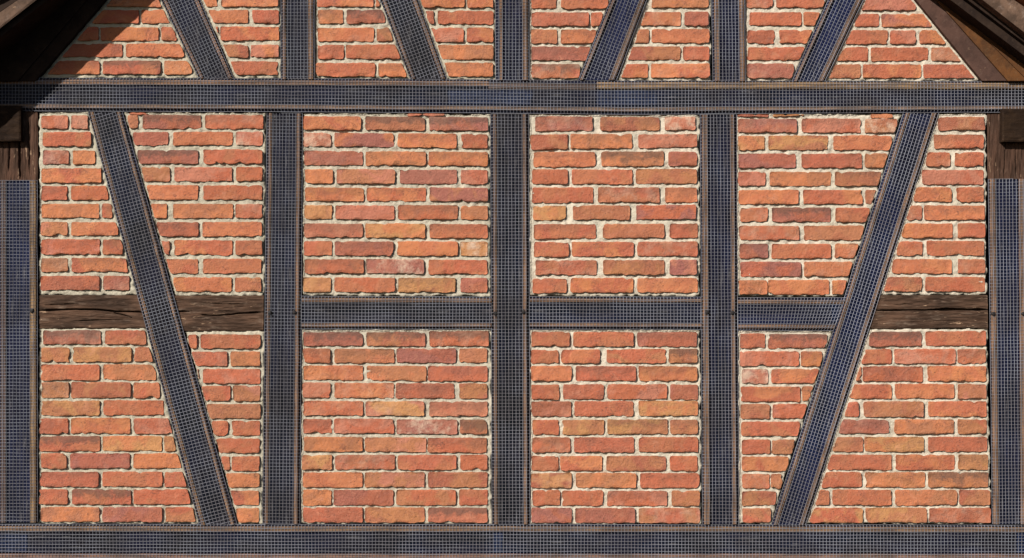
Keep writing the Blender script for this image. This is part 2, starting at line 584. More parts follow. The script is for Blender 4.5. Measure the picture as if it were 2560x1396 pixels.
# brace / post edges of the upper row (x at y=0 and at y=196)
def ln(xa, ya, xb, yb):
    return lambda y: xa + (xb - xa) * (y - ya) / (yb - ya)
b1l, b1r = ln(403, 0, 497, 195), ln(500, 0, 584, 195)
b2l, b2r = ln(951, 0, 1024, 193), ln(1045, 0, 1116, 195)
b3l, b3r = ln(1527, 0, 1447, 198), ln(1617, 0, 1542, 198)
b4l, b4r = ln(2070, 0, 1981, 200), ln(2158, 0, 2063, 200)
rl, rr = ln(262, 0, 96, 192), ln(2290, 0, 2453, 200)
TOPY = -110
LEFT_T, MID_T, RIGHT_T = (194, 185, 165), (200, 190, 171), (216, 204, 185)
def up(l, r, yb, yt=TOPY):
    return [(l(yt), yt), (r(yt), yt), (r(yb), yb), (l(yb), yb)]
C = lambda x: (lambda y: x)

make_panel("upper brick panel crossed by the diagonal eave shadow", up(rl, b1l, 196, -62),
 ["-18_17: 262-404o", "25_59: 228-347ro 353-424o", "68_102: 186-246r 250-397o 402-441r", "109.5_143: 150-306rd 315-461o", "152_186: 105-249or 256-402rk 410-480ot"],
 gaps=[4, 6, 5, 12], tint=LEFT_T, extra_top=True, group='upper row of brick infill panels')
make_panel("upper brick panel between first slanting brace and first upper post", up(b1r, C(702), 196),
 ["-18_17: 508-545o 553-696o", "25_59: 514-621o 630-697rd", "67_101: 530-545r 551-697ro", "111_144: 552-621dt 626-697op", "153_187: 566-694r"],
 gaps=[4, 5, 5, 8], tint=LEFT_T, extra_top=True, group='upper row of brick infill panels')
make_panel("upper brick panel between first upper post and second slanting brace", up(C(785), b2l, 197),
 ["-18_18: 792-933ro 938-950r", "24_59: 794-858to 866-963dk", "69_104: 793-934o 941-982t", "112_148: 794-860dr 864-1000r", "157_192: 789-938r 945-1016or"],
 gaps=[4, 5, 3, 5], tint=MID_T, extra_top=True, group='upper row of brick infill panels')
make_panel("upper brick panel between the second slanting brace and the central upper post", up(b2r, C(1239), 200),
 ["-18_19: 1050-1161o 1168-1233o", "27_61: 1060-1085rd 1094-1236ro", "70_106: 1073-1159rp 1167-1235ro", "113_149: 1088-1233to", "157_192: 1105-1233ot"],
 gaps=[4, 5, 6, 6], tint=LEFT_T, extra_top=True, group='upper row of brick infill panels')
make_panel("upper brick panel just right of the central upper post", up(C(1322), b3l, 200),
 ["-14_22: 1328-1392r 1402-1520r", "31_66: 1328-1472rd 1477-1506r", "74_109: 1328-1393t 1402-1490o", "117_152: 1328-1475d", "160_196: 1329-1450rk"],
 gaps=[4, 2, 3, 5], tint=RIGHT_T, extra_top=True, group='upper row of brick infill panels')
make_panel("upper brick panel between the third slanting brace and the third upper post", up(b3r, C(1778), 203),
 ["-16_20: 1611-1620r 1629-1771to", "30_65: 1592-1702ro 1711-1771d", "73_108: 1577-1623t 1629-1773o", "117_151: 1560-1701dt 1708-1773r", "159_195: 1545-1620ro 1627-1774or"],
 gaps=[4, 4, 6, 8], tint=RIGHT_T, extra_top=True, group='upper row of brick infill panels')
make_panel("upper brick panel between third upper post and last slanting brace", up(C(1862), b4l, 204),
 ["-16_20: 1867-1932r 1941-2062r", "30_64: 1874-2004rd 2010-2049o", "75_109: 1869-1937rd 1948-2032ro", "118_151: 1870-2015r", "159_196: 1869-1985d"],
 gaps=[4, 5, 6, 4], tint=RIGHT_T, extra_top=True, group='upper row of brick infill panels')
make_panel("triangular sunlit upper brick panel against the brown right rafter", up(b4r, rr, 203, -62),
 ["-10_26: 2150-2289p", "35_67: 2130-2198dr 2204-2329om", "75_110: 2108-2220r 2226-2290rp 2299-2364o", "118_153: 2086-2170r 2177-2321r 2328-2402t", "161_196: 2070-2151t 2158-2303ro 2309-2441dr"],
 gaps=[4, 9, 5, 7], tint=RIGHT_T, extra_top=True, group='upper row of brick infill panels')

# middle row
bl_l, bl_r = ln(221, 280, 498, 1310), ln(307, 280, 593, 1310)
bd_l, bd_r = ln(2257, 285, 1928, 1310), ln(2345, 285, 2014, 1310)
make_panel("middle brick panel left of the long left brace, beside the left edge post", [(96, 280), (bl_l(280), 280), (bl_l(739), 739), (97, 739)],
 ["26_130: 38-238rp 262-388pd", "152_260: 48-412rt", "287_392: 50-246dm 275-445ot", "422_532: 38-490ro", "556_662: 38-234rd 262-540ro", "688_796: 38-472to 494-570r",
  "825_930: 36-236tp 262-615o", "955_1070: 36-478pr 500-650r", "1097_1203: 36-238td 266-685ro", "1232_1340: 25-476rd 506-700d"],
 (90, 280), 3.002, gaps=[5, 5, 4, 4], tint=LEFT_T, group='middle row of brick infill panels')
make_panel("middle brick panel with a whitish brick at upper right, beside the long left brace", [(bl_r(281), 281), (663, 281), (660, 741), (bl_r(741), 741)],
 ["22_128: 685-765t 798-1238dk 1268-1706r", "150_252: 725-993dp 1028-1475o 1500-1700pw", "285_390: 762-1218dk 1255-1700r", "415_522: 790-1005t 1038-1472rp 1500-1700r",
  "550_660: 830-1216o 1255-1698r", "690_800: 865-982o 1028-1478to 1494-1698r", "825_935: 905-1218rd 1248-1694o", "965_1075: 940-1006r 1036-1474ro 1496-1698r",
  "1102_1212: 975-1216r 1252-1692r", "1242_1352: 1028-1468o 1490-1690t"],
 (90, 280), 3.002, gaps=[3, 4, 4, 6], tint=LEFT_T, group='middle row of brick infill panels',
 slivers=[(318, 282, 372, 288, 'r')])
make_panel("wide middle brick panel with a mauve brick and a cream-patched brick", [(756, 282), (1226, 285), (1226, 741), (753, 740)],
 ["30_133/42_145: 52-488ro 520-968kt 998-1440kdm", "155_258/165_275: 55-265pw 288-733om 762-1205o 1238-1438r", "290_398/300_408: 60-502d 520-975to 993-1440o",
  "428_536/436_545: 66-278to 303-742tp 778-1210m 1234-1438rp", "565_668/570_675: 66-508o 530-975or 1003-1440mt", "698_804/703_810: 62-270y 292-738p 765-1215r 1234-1440to",
  "838_942/840_950: 60-500p 520-968oy 1002-1438r", "970_1077/975_1085: 60-270r 290-730d 758-1215o 1234-1438yw", "1105_1213/1110_1220: 62-508r 525-960mw 995-1436r",
  "1243_1355/1248_1358: 55-262y 287-742r 765-1200ty 1234-1436d"],
 (740, 280), 3.002, gaps=[2, 3, 2, 1], tint=MID_T, group='middle row of brick infill panels',
 slivers=[(1018, 284, 1112, 291, 'p')])
make_panel("wide middle brick panel to the right of the central post", [(1322, 284), (1749, 286), (1751, 741), (1324, 740)],
 ["35_148/38_136: 82-520dm 570-1018dt 1058-1288pw", "170_285/165_265: 45-328dt 350-810ot 858-1300p", "300_415/295_405: 70-535o 580-1048kot 1084-1300d", "432_545/428_540: 60-330r 358-812r 840-1298t",
  "565_685/565_678: 60-520r 553-1018r 1058-1300o", "705_815/698_805: 65-315oy 365-795t 842-1290rm", "842_952/838_945: 72-540r 590-1055t 1093-1303r", "975_1087/975_1085: 72-335r 358-825ro 848-1303r",
  "1115_1225/1110_1222: 85-545r 595-1055t 1093-1298mp", "1248_1360: 65-320r 348-822or 850-1305o"],
 (1310, 280), 3.002, gaps=[2, 4, 3, 3], tint=RIGHT_T, group='middle row of brick infill panels')
make_panel("middle brick panel left of the long right brace, orange brick scrap under the beam", [(1841, 285), (bd_l(285), 285), (bd_l(741), 741), (1844, 741)],
 ["50_157: 38-485md 525-968rp 1000-1240tw", "178_288: 45-245oy 275-722ty 762-1202o", "312_420: 48-478dm 522-975rd 1000-1165to", "450_557: 48-252pd 285-745to 773-1123t",
  "585_692: 48-500o 536-978or 1003-1085t", "718_828: 62-270r 300-742dk 776-1033r", "853_962: 58-505r 540-988t", "990_1100: 58-270md 300-745r 772-950o",
  "1125_1237: 62-518rm 542-903o", "1263_1375: 45-265ot 272-728o 752-870o"],
 (1830, 280), 3.002, gaps=[3, 5, 4, 4], tint=RIGHT_T, group='middle row of brick infill panels',
 slivers=[(2177, 285, 2232, 296, 'o'), (1843, 285, 1922, 293, 'd'), (1932, 286, 2010, 292, 'y')])
make_panel("middle brick panel between the long right brace and the right edge post", [(bd_r(283), 283), (2467, 282), (2469, 738), (bd_r(738), 738)],
 ["42_142/38_135: 1548-1898dt", "170_275: 1518-1888r", "302_410: 1457-1638r 1673-1888r", "435_545: 1430-1888rp", "565_675: 1365-1650o 1684-1888r",
  "702_812: 1315-1422r 1445-1896o", "835_945: 1275-1655o 1696-1900r", "970_1080: 1238-1430r 1462-1895r", "1103_1213: 1200-1652o 1696-1900r", "1238_1350: 1130-1425rt 1452-1900r"],
 (1830, 280), 3.002, gaps=[4, 3, 4, 7], tint=RIGHT_T, group='middle row of brick infill panels')
# lower row
make_panel("lower brick panel left of the long left brace, small yellowish brick at its edge", [(96, 821), (bl_l(821), 821), (bl_l(1311), 1311), (94, 1311)],
 ["15_115: 48-452kd 482-768r", "137_240: 36-234t 256-665yt 684-820t", "257_367: 36-443r 468-840ot", "380_490: 36-230to 246-662dt 680-866r", "508_612: 36-446yt 470-890r",
  "632_740: 26-224rd 242-658o 680-950rp", "756_860: 26-446kr 462-878oy 892-975y", "878_983: 32-213tr 238-655dm 680-1014o", "1005_1110: 26-436rd 462-880r 898-1050r",
  "1128_1232: 22-222r 250-662kr 680-1080r", "1252_1355: 32-443to 464-880dm 900-1114rt"],
 (90, 820), 2.792, gaps=[3, 6, 4, 3], tint=LEFT_T, group='lower row of brick infill panels')
make_panel("narrow lower brick panel between the long left brace and the first lower post", [(bl_r(828), 828), (661, 828), (656, 1311), (bl_r(1311), 1311)],
 ["47_145: 1060-1125r 1148-1568r", "165_268: 1072-1335rd 1358-1565to", "287_390: 1112-1140r 1165-1565rp", "405_512: 1155-1355r 1375-1565pt", "533_635: 1190-1565t",
  "650_752: 1225-1340r 1365-1562r", "772_874: 1258-1560r", "897_1000: 1288-1352r 1366-1562r", "1015_1115: 1325-1560to", "1137_1238: 1355-1555ro", "1258_1360: 1385-1555to"],
 (90, 820), 2.792, gaps=[3, 4, 3, 5], tint=LEFT_T, group='lower row of brick infill panels')
make_panel("wide lower brick panel left of the central post, its top course darkened with soot", [(753, 822), (1228, 822), (1230, 1311), (749, 1311)],
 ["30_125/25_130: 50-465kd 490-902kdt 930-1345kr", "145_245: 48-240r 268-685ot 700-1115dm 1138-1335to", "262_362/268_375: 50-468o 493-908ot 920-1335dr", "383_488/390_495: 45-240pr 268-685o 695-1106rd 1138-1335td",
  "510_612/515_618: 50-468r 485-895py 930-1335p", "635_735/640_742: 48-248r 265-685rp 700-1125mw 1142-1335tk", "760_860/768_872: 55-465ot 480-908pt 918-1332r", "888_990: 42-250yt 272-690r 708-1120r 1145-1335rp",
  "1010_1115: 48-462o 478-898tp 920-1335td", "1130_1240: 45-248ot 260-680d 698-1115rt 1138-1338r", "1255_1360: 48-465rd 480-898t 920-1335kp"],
 (740, 820), 2.792, gaps=[3, 3, 2, 1], tint=MID_T, group='lower row of brick infill panels')
make_panel("wide lower brick panel just right of the central post", [(1325, 824), (1752, 824), (1754, 1311), (1324, 1311)],
 ["28_130: 50-320r 342-765r 790-1208d", "155_250/145_245: 45-240r 260-530or 575-992rt 1010-1212kt", "268_372: 48-335o 362-782rd 800-1210o", "395_500: 50-245r 272-558rd 580-998rp 1022-1214d",
  "515_622/510_615: 50-330dp 352-765r 800-1214oy", "642_748/640_742: 58-243or 266-558ty 582-1003yt 1020-1214t", "765_870: 58-325r 350-770rd 802-1214r", "893_998: 52-240r 252-546or 575-992dt 1018-1212r",
  "1015_1118: 48-330yd 362-785to 812-1224dr", "1137_1243: 58-250r 265-552r 580-1000rp 1030-1226t", "1258_1363: 50-332dm 356-775d 800-1230rt"],
 (1310, 820), 2.792, gaps=[2, 4, 3, 2], tint=RIGHT_T, group='lower row of brick infill panels')
make_panel("lower brick panel left of the long right brace, narrowing downwards to a single brick", [(1846, 827), (bd_l(827), 827), (bd_l(1311), 1311), (1848, 1311)],
 ["40_142: 50-232rd 252-668kd", "165_267: 55-467pr 484-632o", "287_388: 70-252mwp 275-605or", "410_515: 62-476or 490-565o", "533_635: 62-262td 284-522pr", "655_755: 65-472r",
  "780_880: 68-266r 278-440t", "900_1000: 70-395or", "1020_1122: 72-262r 272-350t", "1140_1240: 70-312td", "1260_1360: 72-270rt"],
 (1830, 820), 2.792, gaps=[4, 5, 4, 4], tint=RIGHT_T, group='lower row of brick infill panels')
make_panel("lower brick panel between the long right brace and the right edge post, widening downwards", [(bd_r(823), 823), (2470, 821), (2479, 1311), (bd_r(1311), 1311)],
 ["28_130/22_125: 958-1322kd 1352-1772r", "148_250: 903-1113r 1136-1560rpm 1575-1772r", "268_374: 864-905r 914-1332rd 1364-1775o", "392_495: 825-1114or 1138-1553o 1578-1775tp",
  "515_622: 785-885r 920-1337t 1372-1777ro", "640_740: 738-1098d 1138-1550to 1578-1779tr", "762_865: 685-915t 928-1342oy 1370-1780dr", "885_992: 670-1114r 1143-1555ro 1580-1786y",
  "1008_1114: 615-905r 930-1348to 1370-1790okt", "1130_1238: 570-680r 700-1114r 1142-1570ot 1588-1805dt", "1256_1363: 525-912ry 933-1358ty 1378-1806rd"],
 (1830, 820), 2.792, gaps=[3, 2, 4, 9], tint=RIGHT_T, group='lower row of brick infill panels')

# ------------------------------------------------------------------ timbers wrapped in wire mesh
def pline(pts):
    """stations by length -> function of u in 0..1"""
    P = np.array(pts, float)
    L = np.hypot(*(P[1:] - P[:-1]).T)
    c = np.concatenate([[0], np.cumsum(L)]) / L.sum()
    return lambda u: np.stack([np.interp(u, c, P[:, 0]), np.interp(u, c, P[:, 1])], -1)

def tube_mesh(lines, r, closed=False):
    """lines: list of (n,3) arrays -> one 4-sided tube set (verts, faces)"""
    V = []; F = []; base = 0
    for L in lines:
        n = len(L)
        if n < 2: continue
        d = L[-1] - L[0]
        if abs(d[0]) > abs(d[2]): s = np.array([0, 0, 1.0])
        else: s = np.array([1.0, 0, 0])
        f = np.array([0, 1.0, 0])
        ring = np.stack([L + s * r, L - f * r, L - s * r, L + f * r], 1)   # n,4,3
        V.append(ring.reshape(-1, 3))
        for i in range(n - 1):
            for k in range(4):
                k2 = (k + 1) % 4
                F.append((base + i * 4 + k, base + i * 4 + k2, base + (i + 1) * 4 + k2, base + (i + 1) * 4 + k))
        F.append((base, base + 1, base + 2, base + 3)); e = base + (n - 1) * 4
        F.append((e + 3, e + 2, e + 1, e))
        base += n * 4
    return np.concatenate(V), F

strip_no = 0
def mesh_timber(name, label, cat, A, B, battens, blue=0.0, horiz=False, group=None, cracks=(), cross=1.0,
                face=-0.002, mesh_u=(0.0, 1.0), bolts=(), timber_mat=None, timber_pts=None, bat_col=(178, 140, 112), perp=True, pitch=8.4):
    """A, B: the two long edges in photo pixels (top->bottom or left->right).
    battens: (distance from A edge, width, u0, u1, colour or None); negative distance counts from B."""
    global strip_no
    strip_no += 1
    sd = strip_no * 3
    fa, fb = pline(A), pline(B)
    P = lambda u, v: fa(u) * (1 - v)[..., None] + fb(u) * v[..., None]
    midA = np.array(A[0], float); midB = np.array(A[-1], float)
    length = float(np.hypot(*(midB - midA)))
    mid = 0.5 * (np.array(A[0]) + np.array(B[0])); mid2 = 0.5 * (np.array(A[-1]) + np.array(B[-1]))
    low = mid if mid[1] > mid2[1] else mid2
    if horiz: low = 0.5 * (mid + mid2)
    root = thing(name, label, cat, W(low[0], low[1]), group)
    width_vec = fb(np.array([0.5]))[0] - fa(np.array([0.5]))[0]
    wpx = float(np.hypot(*width_vec))
    ax = (midB - midA) / length
    along = float(width_vec @ ax)
    pw = math.sqrt(max(1e-6, wpx * wpx - along * along))     # true width across
    kskew = (-along / length) if perp else 0.0
    # --- timber body (height field face + sides)
    nu = max(4, int(length / 6)); nv = max(6, int(pw / 3.2))
    U, Vv = np.meshgrid(np.linspace(0, 1, nu), np.linspace(0, 1, nv), indexing='ij')
    if timber_pts is not None:
        ta, tb = pline(timber_pts[0]), pline(timber_pts[1])
        Q = ta(U) * (1 - Vv)[..., None] + tb(U) * Vv[..., None]
    else:
        Q = P(U, Vv)
    s_al = U * length; s_ac = Vv * pw
    Y = face + 0.0022 * fbm(s_al / 60, s_ac / 5, sd, 3) + 0.001 * vnoise(s_al / 14, s_ac / 9, sd + 2)
    for (v0, u0, u1, depth, wd) in cracks:
        cv = v0 + 0.05 * fbm(U[:, 0] * length / 70, U[:, 0] * 0 + 3, sd + 6, 3)
        dd = np.abs(Vv - cv[:, None]) * pw
        on = (U > u0) & (U < u1)
        Y = Y + np.where(on, np.clip(1 - dd / wd, 0, 1) * depth, 0)
    Y = Y + np.clip((2.0 - np.minimum(s_ac, pw - s_ac)) * 0.002, 0, 0.004)
    V3 = np.stack([(Q[..., 0] - 1280) / PX, Y, (698 - Q[..., 1]) / PX], -1).reshape(-1, 3)
    idx = np.arange(nu * nv).reshape(nu, nv)
    F = np.stack([idx[:-1, :-1], idx[1:, :-1], idx[1:, 1:], idx[:-1, 1:]], -1).reshape(-1, 4).tolist()
    rim = list(idx[:, 0]) + list(idx[-1, 1:]) + list(idx[-2::-1, -1]) + list(idx[0, -2:0:-1])
    nb = len(V3)
    bk = V3[rim].copy(); bk[:, 1] = 0.13
    m = len(rim)
    for i in range(m):
        j = (i + 1) % m
        F.append((int(rim[i]), int(rim[j]), nb + j, nb + i))
    V3 = np.concatenate([V3, bk])
    body = mesh_obj('timber', V3, F, timber_mat or M_CORE, root, W(low[0], low[1]), smooth=True)
    gv = (0.12, 1.0, 1.0) if horiz else (1.0, 1.0, 0.12)
    body['grain'] = gv; body['blueness'] = blue
    # --- battens
    bat_spans = []
    for (off, wd, u0, u1, colr) in battens:
        va = off / pw if off >= 0 else 1 + off / pw
        wd = wd * 0.88
        vb = va + wd / pw if off >= 0 else va - wd / pw
        va, vb = min(va, vb), max(va, vb)
        bat_spans.append((va, vb))
        n = max(3, int((u1 - u0) * length / 14))
        uu = np.linspace(u0, u1, n)
        rows = []
        for k, (vv, yy) in enumerate(((va, face + 0.006), (va, -0.0090), (va + 0.012, -0.0104), (vb - 0.012, -0.0104), (vb, -0.0090), (vb, face + 0.006))):
            wobv = 0.9 / pw * fbm(uu * length / 45, uu * 0 + k * 0.2 + off * 0.01, sd + 20, 2)
            q = P(uu, np.clip(vv + wobv, 0.0, 1.0))
            rows.append(np.stack([(q[:, 0] - 1280) / PX, np.full(n, yy) + 0.0008 * vnoise(uu * length / 20, uu * 0 + 1, sd + 24), (698 - q[:, 1]) / PX], -1))
        V4 = np.stack(rows, 1).reshape(-1, 3)
        F4 = []
        for i in range(n - 1):
            for k in range(6):
                k2 = (k + 1) % 6
                F4.append((i * 6 + k, i * 6 + k2, (i + 1) * 6 + k2, (i + 1) * 6 + k))
        F4.append(tuple(range(6))); F4.append(tuple(reversed(range((n - 1) * 6, n * 6))))
        c_ = V4.mean(0)
        b = mesh_obj('batten', V4, F4, M_BATTEN, root, c_, smooth=False)
        b['grain'] = gv
        f = random.uniform(0.92, 1.08)
        b.color = (*[c * 0.43 * f for c in s2l(colr or bat_col)], 1)
    # --- wire mesh
    def yprof(v, u):
        e = np.minimum(v, 1 - v) * pw
        y = -0.0124 - 0.0003 * np.sin(v * 9)
        y = np.where(e < 5, -0.004 - 0.0084 * np.clip(e / 5, 0, 1), y)
        mid_ = np.clip((e - 22) / 12, 0, 1)
        return y + 0.0010 * mid_ + 0.0009 * (fbm(u * length / 70, v * 3, sd + 31, 2) - 0.4)
    u0, u1 = mesh_u
    lines = []
    nl = int(round(pw / pitch))
    npt = max(4, int((u1 - u0) * length / 22))
    for k in range(nl + 1):
        v = np.full(npt, min(1, max(0, (k + 0.0) / nl)))
        uu = np.linspace(u0, u1, npt) + random.uniform(-1.5, 1.5) / length * np.array([1] + [0] * (npt - 2) + [1])
        vw = v + 1.1 / pw * fbm(uu * length / 60, v * 7, sd + 40, 2)
        q = P(uu, vw)
        yy = yprof(np.clip(vw, 0, 1), uu)
        lines.append(np.stack([(q[:, 0] - 1280) / PX, yy - 0.0006, (698 - q[:, 1]) / PX], -1))
    lv, lf = tube_mesh(lines, 0.00086)
    clines = []
    nc = int((u1 - u0) * length / pitch)
    extra = abs(kskew) * 0.5 + 0.001
    for k in range(-int(extra * length / pitch) - 1, nc + int(extra * length / pitch) + 2):
        uc = u0 + k * pitch / length
        v = np.array([0, 0.02, 5 / pw, 0.2, 0.4, 0.6, 0.8, 1 - 5 / pw, 0.98, 1.0])
        uu = uc + kskew * (v - 0.5) + 1.0 / length * fbm(v * 3 + uc * length / 40, v * 0 + 2, sd + 50, 2)
        ok = (uu >= u0 - 0.0005) & (uu <= u1 + 0.0005)
        if ok.sum() < 2: continue
        # trim to the ends of the timber
        vv = np.linspace(v[ok].min(), v[ok].max(), 9)
        lo, hi = v[ok].min(), v[ok].max()
        vv = v[ok]
        q = P(uu[ok], vv)
        clines.append(np.stack([(q[:, 0] - 1280) / PX, yprof(vv, uu[ok]) + 0.0010, (698 - q[:, 1]) / PX], -1))
    cv, cf = tube_mesh(clines, 0.00086 * cross)
    nlv = len(lv)
    allF = lf + [tuple(i + nlv for i in f) for f in cf]
    wm = mesh_obj('wire_mesh', np.concatenate([lv, cv]), allF, M_WIRE, root, W(low[0], low[1]))
    # --- bolts
    for (bx, by_) in bolts:
        make_bolt(bx, by_, root)
    return root

def make_bolt(bx, by_, root):
    V = []; F = []
    n = 8
    for k, (r, y) in enumerate(((0.0085, 0.0), (0.009, -0.0135), (0.007, -0.016), (0.0035, -0.017))):
        for i in range(n):
            a = i * 2 * math.pi / n
            rr_ = r * (1 + 0.15 * math.sin(3 * a + bx))
            V.append(((bx - 1280) / PX + rr_ * math.cos(a), y, (698 - by_) / PX + rr_ * 1.1 * math.sin(a)))
    for k in range(3):
        for i in range(n):
            j = (i + 1) % n
            F.append((k * n + i, k * n + j, (k + 1) * n + j, (k + 1) * n + i))
    F.append(tuple(3 * n + i for i in range(n)))
    mesh_obj('bolt', V, F, M_BOLT, root, ((bx - 1280) / PX, 0, (698 - by_) / PX))

TAN, GREYB, WARM = (176, 136, 108), (134, 114, 106), (196, 158, 116)
TB = -110
# lower posts
mesh_timber('timber_post', "mesh-covered post left of the wide cream-patched panel, first full post from the left", 'post',
    [(668, 284), (657, 1310)], [(757, 284), (750, 1310)],
    [(6, 8, 0, 1, TAN), (-5, 11, 0, 1, TAN)], blue=0.12, group='mesh-covered lower posts', cracks=[(0.5, 0.05, 0.98, 0.012, 2.6)], cross=0.8,
    bolts=[(676, 782), (737, 781)])
mesh_timber('timber_post', "central mesh-covered post with long splits down its dark face", 'post',
    [(1227, 286), (1230, 1310)], [(1322, 286), (1325, 1310)],
    [(6, 9, 0, 1, TAN), (-6, 11, 0, 1, TAN)], blue=0.06, group='mesh-covered lower posts', cracks=[(0.42, 0.1, 1, 0.014, 3), (0.6, 0.35, 0.9, 0.01, 2.2)], cross=0.8,
    bolts=[(1239, 784), (1309, 780)])
mesh_timber('timber_post', "mesh-covered post right of the central one, with a wide tan batten on its left", 'post',
    [(1750, 287), (1756, 1310)], [(1841, 287), (1847, 1310)],
    [(4, 16, 0, 1, TAN), (-6, 12, 0, 1, TAN)], blue=0.22, group='mesh-covered lower posts', cracks=[(0.5, 0.02, 0.95, 0.014, 3)], cross=0.8,
    bolts=[(1767, 781), (1830, 782)])
mesh_timber('timber_post', "post at the left edge, bare brown wood above and netting below", 'post',
    [(-16, 452), (-16, 1306)], [(94, 452), (95, 1306)],
    [(20, 14, 0, 1, (120, 98, 92)), (-3, 17, 0, 1, WARM)], blue=0.35, group='edge posts', cross=0.9,
    bolts=[(82, 777)], timber_mat=None)
mesh_timber('timber_post', "post at the right edge, bare brown wood above and netting below", 'post',
    [(2470, 448), (2480, 1310)], [(2572, 448), (2576, 1310)],
    [(3, 14, 0, 1, TAN), (-8, 20, 0, 1, TAN)], blue=0.3, group='edge posts', cross=0.8,
    bolts=[(2481, 785), (2556, 785)])
# upper posts
mesh_timber('timber_post', "upper mesh-covered post between the first and second slanting braces", 'post',
    [(703, TB), (703, 199)], [(786, TB), (786, 199)],
    [(5, 8, 0, 1, TAN), (-3, 13, 0, 1, TAN)], blue=0.12, group='mesh-covered upper posts', cross=0.8)
mesh_timber('timber_post', "central upper mesh-covered post, bluish along its left edge", 'post',
    [(1239, TB), (1239, 202)], [(1323, TB), (1323, 202)],
    [(10, 8, 0, 1, TAN), (-4, 15, 0, 1, TAN)], blue=0.25, group='mesh-covered upper posts', cross=0.8, cracks=[(0.5, 0.4, 1, 0.01, 2.4)])
mesh_timber('timber_post', "upper mesh-covered post between the third and last slanting braces", 'post',
    [(1778, TB), (1782, 204)], [(1860, TB), (1863, 204)],
    [(5, 13, 0, 1, TAN), (-2, 13, 0, 1, TAN)], blue=0.3, group='mesh-covered upper posts', cross=0.8)
# upper braces
def br(l, r, y0, y1):
    return [(l(y0), y0), (l(y1), y1)], [(r(y0), y0), (r(y1), y1)]
A, B = br(b1l, b1r, TB, 197)
mesh_timber('timber_brace', "first slanting upper brace from the left, beside the shadowed panel", 'brace', A, B,
    [(5, 8, 0, 1, (190, 150, 128)), (-4, 9, 0, 1, (190, 150, 128))], blue=0.1, group='slanting upper braces')
A, B = br(b2l, b2r, TB, 198)
mesh_timber('timber_brace', "second slanting upper brace, just left of the central upper post, greyest netting", 'brace', A, B,
    [(5, 8, 0, 1, (180, 142, 118)), (-4, 10, 0, 1, (180, 142, 118))], blue=0.0, group='slanting upper braces')
A, B = br(b3l, b3r, TB, 201)
mesh_timber('timber_brace', "third slanting upper brace, leaning right just beyond the central upper post", 'brace', A, B,
    [(4, 8, 0, 1, TAN), (-4, 15, 0, 1, TAN)], blue=0.45, group='slanting upper braces', cross=0.8)
A, B = br(b4l, b4r, TB, 204)
mesh_timber('timber_brace', "last slanting upper brace, dark blue, beside the right triangular panel", 'brace', A, B,
    [(5, 8, 0, 1, TAN), (-4, 13, 0, 1, TAN)], blue=0.6, group='slanting upper braces', cross=0.8)
# long lower braces
A, B = br(bl_l, bl_r, 281, 1312)
mesh_timber('timber_brace', "long brace crossing the brown rail on the left, leaning down to the right", 'brace', A, B,
    [(6, 9, 0, 1, (186, 146, 114)), (-6, 9, 0, 1, (180, 142, 114))], blue=0.1, group='long lower braces', face=-0.004, cracks=[(0.5, 0.5, 0.97, 0.014, 2.6)])
A, B = br(bd_l, bd_r, 284, 1312)
mesh_timber('timber_brace', "long bluish brace on the right, leaning down to the left", 'brace', A, B,
    [(6, 10, 0, 1, TAN), (-5, 12, 0, 1, TAN)], blue=0.4, group='long lower braces', cross=0.8, face=-0.004)
# mesh-covered rails
mesh_timber('timber_rail', "mesh-covered rail left of the central post", 'rail', [(754, 741), (1229, 743)], [(754, 823), (1229, 823)],
    [(4, 11, 0, 1, TAN), (-5, 11, 0, 1, TAN)], blue=0.05, horiz=True, group='mesh-covered middle rails', face=-0.001)
mesh_timber('timber_rail', "mesh-covered rail right of the central post", 'rail', [(1323, 742), (1754, 743)], [(1323, 823), (1754, 824)],
    [(5, 9, 0, 1, TAN), (-6, 11, 0, 1, TAN)], blue=0.2, horiz=True, group='mesh-covered middle rails', face=-0.001)
mesh_timber('timber_rail', "short mesh-covered rail ending blue against the long right brace", 'rail', [(1843, 744), (2112, 745)], [(1844, 826), (2082, 827)],
    [(6, 10, 0, 1, TAN), (-5, 11, 0, 1, TAN)], blue=0.35, horiz=True, group='mesh-covered middle rails', face=-0.001, perp=False)
# top beam and sill
mesh_timber('timber_beam', "long upper beam spanning the whole wall above the middle brick row", 'beam',
    [(-60, 195), (700, 197), (1240, 200), (1500, 203), (1900, 203), (2620, 205)], [(-60, 278), (700, 280), (1300, 284), (1560, 287), (1800, 285), (2150, 283), (2620, 281)],
    [(5, 13, 0.0, 0.478, TAN), (8, 17, 0.478, 0.578, GREYB), (4, 19, 0.579, 1, WARM), (-7, 11, 0, 1, (168, 138, 118))],
    blue=0.15, horiz=True, group='long horizontal beams', face=-0.003, cracks=[(0.35, 0.1, 0.4, 0.008, 2)], perp=False)
mesh_timber('timber_beam', "long bottom beam along the lower edge of the wall", 'beam',
    [(-60, 1310), (640, 1311), (1250, 1311), (2620, 1313)], [(-60, 1402), (640, 1402), (1250, 1402), (2620, 1402)],
    [(5, 14, 0, 1, (170, 134, 104)), (-8, 11, 0, 1, (176, 134, 114))],
    blue=0.14, horiz=True, group='long horizontal beams', face=-0.003, cracks=[(0.5, 0.05, 0.35, 0.008, 2.2)], perp=False)

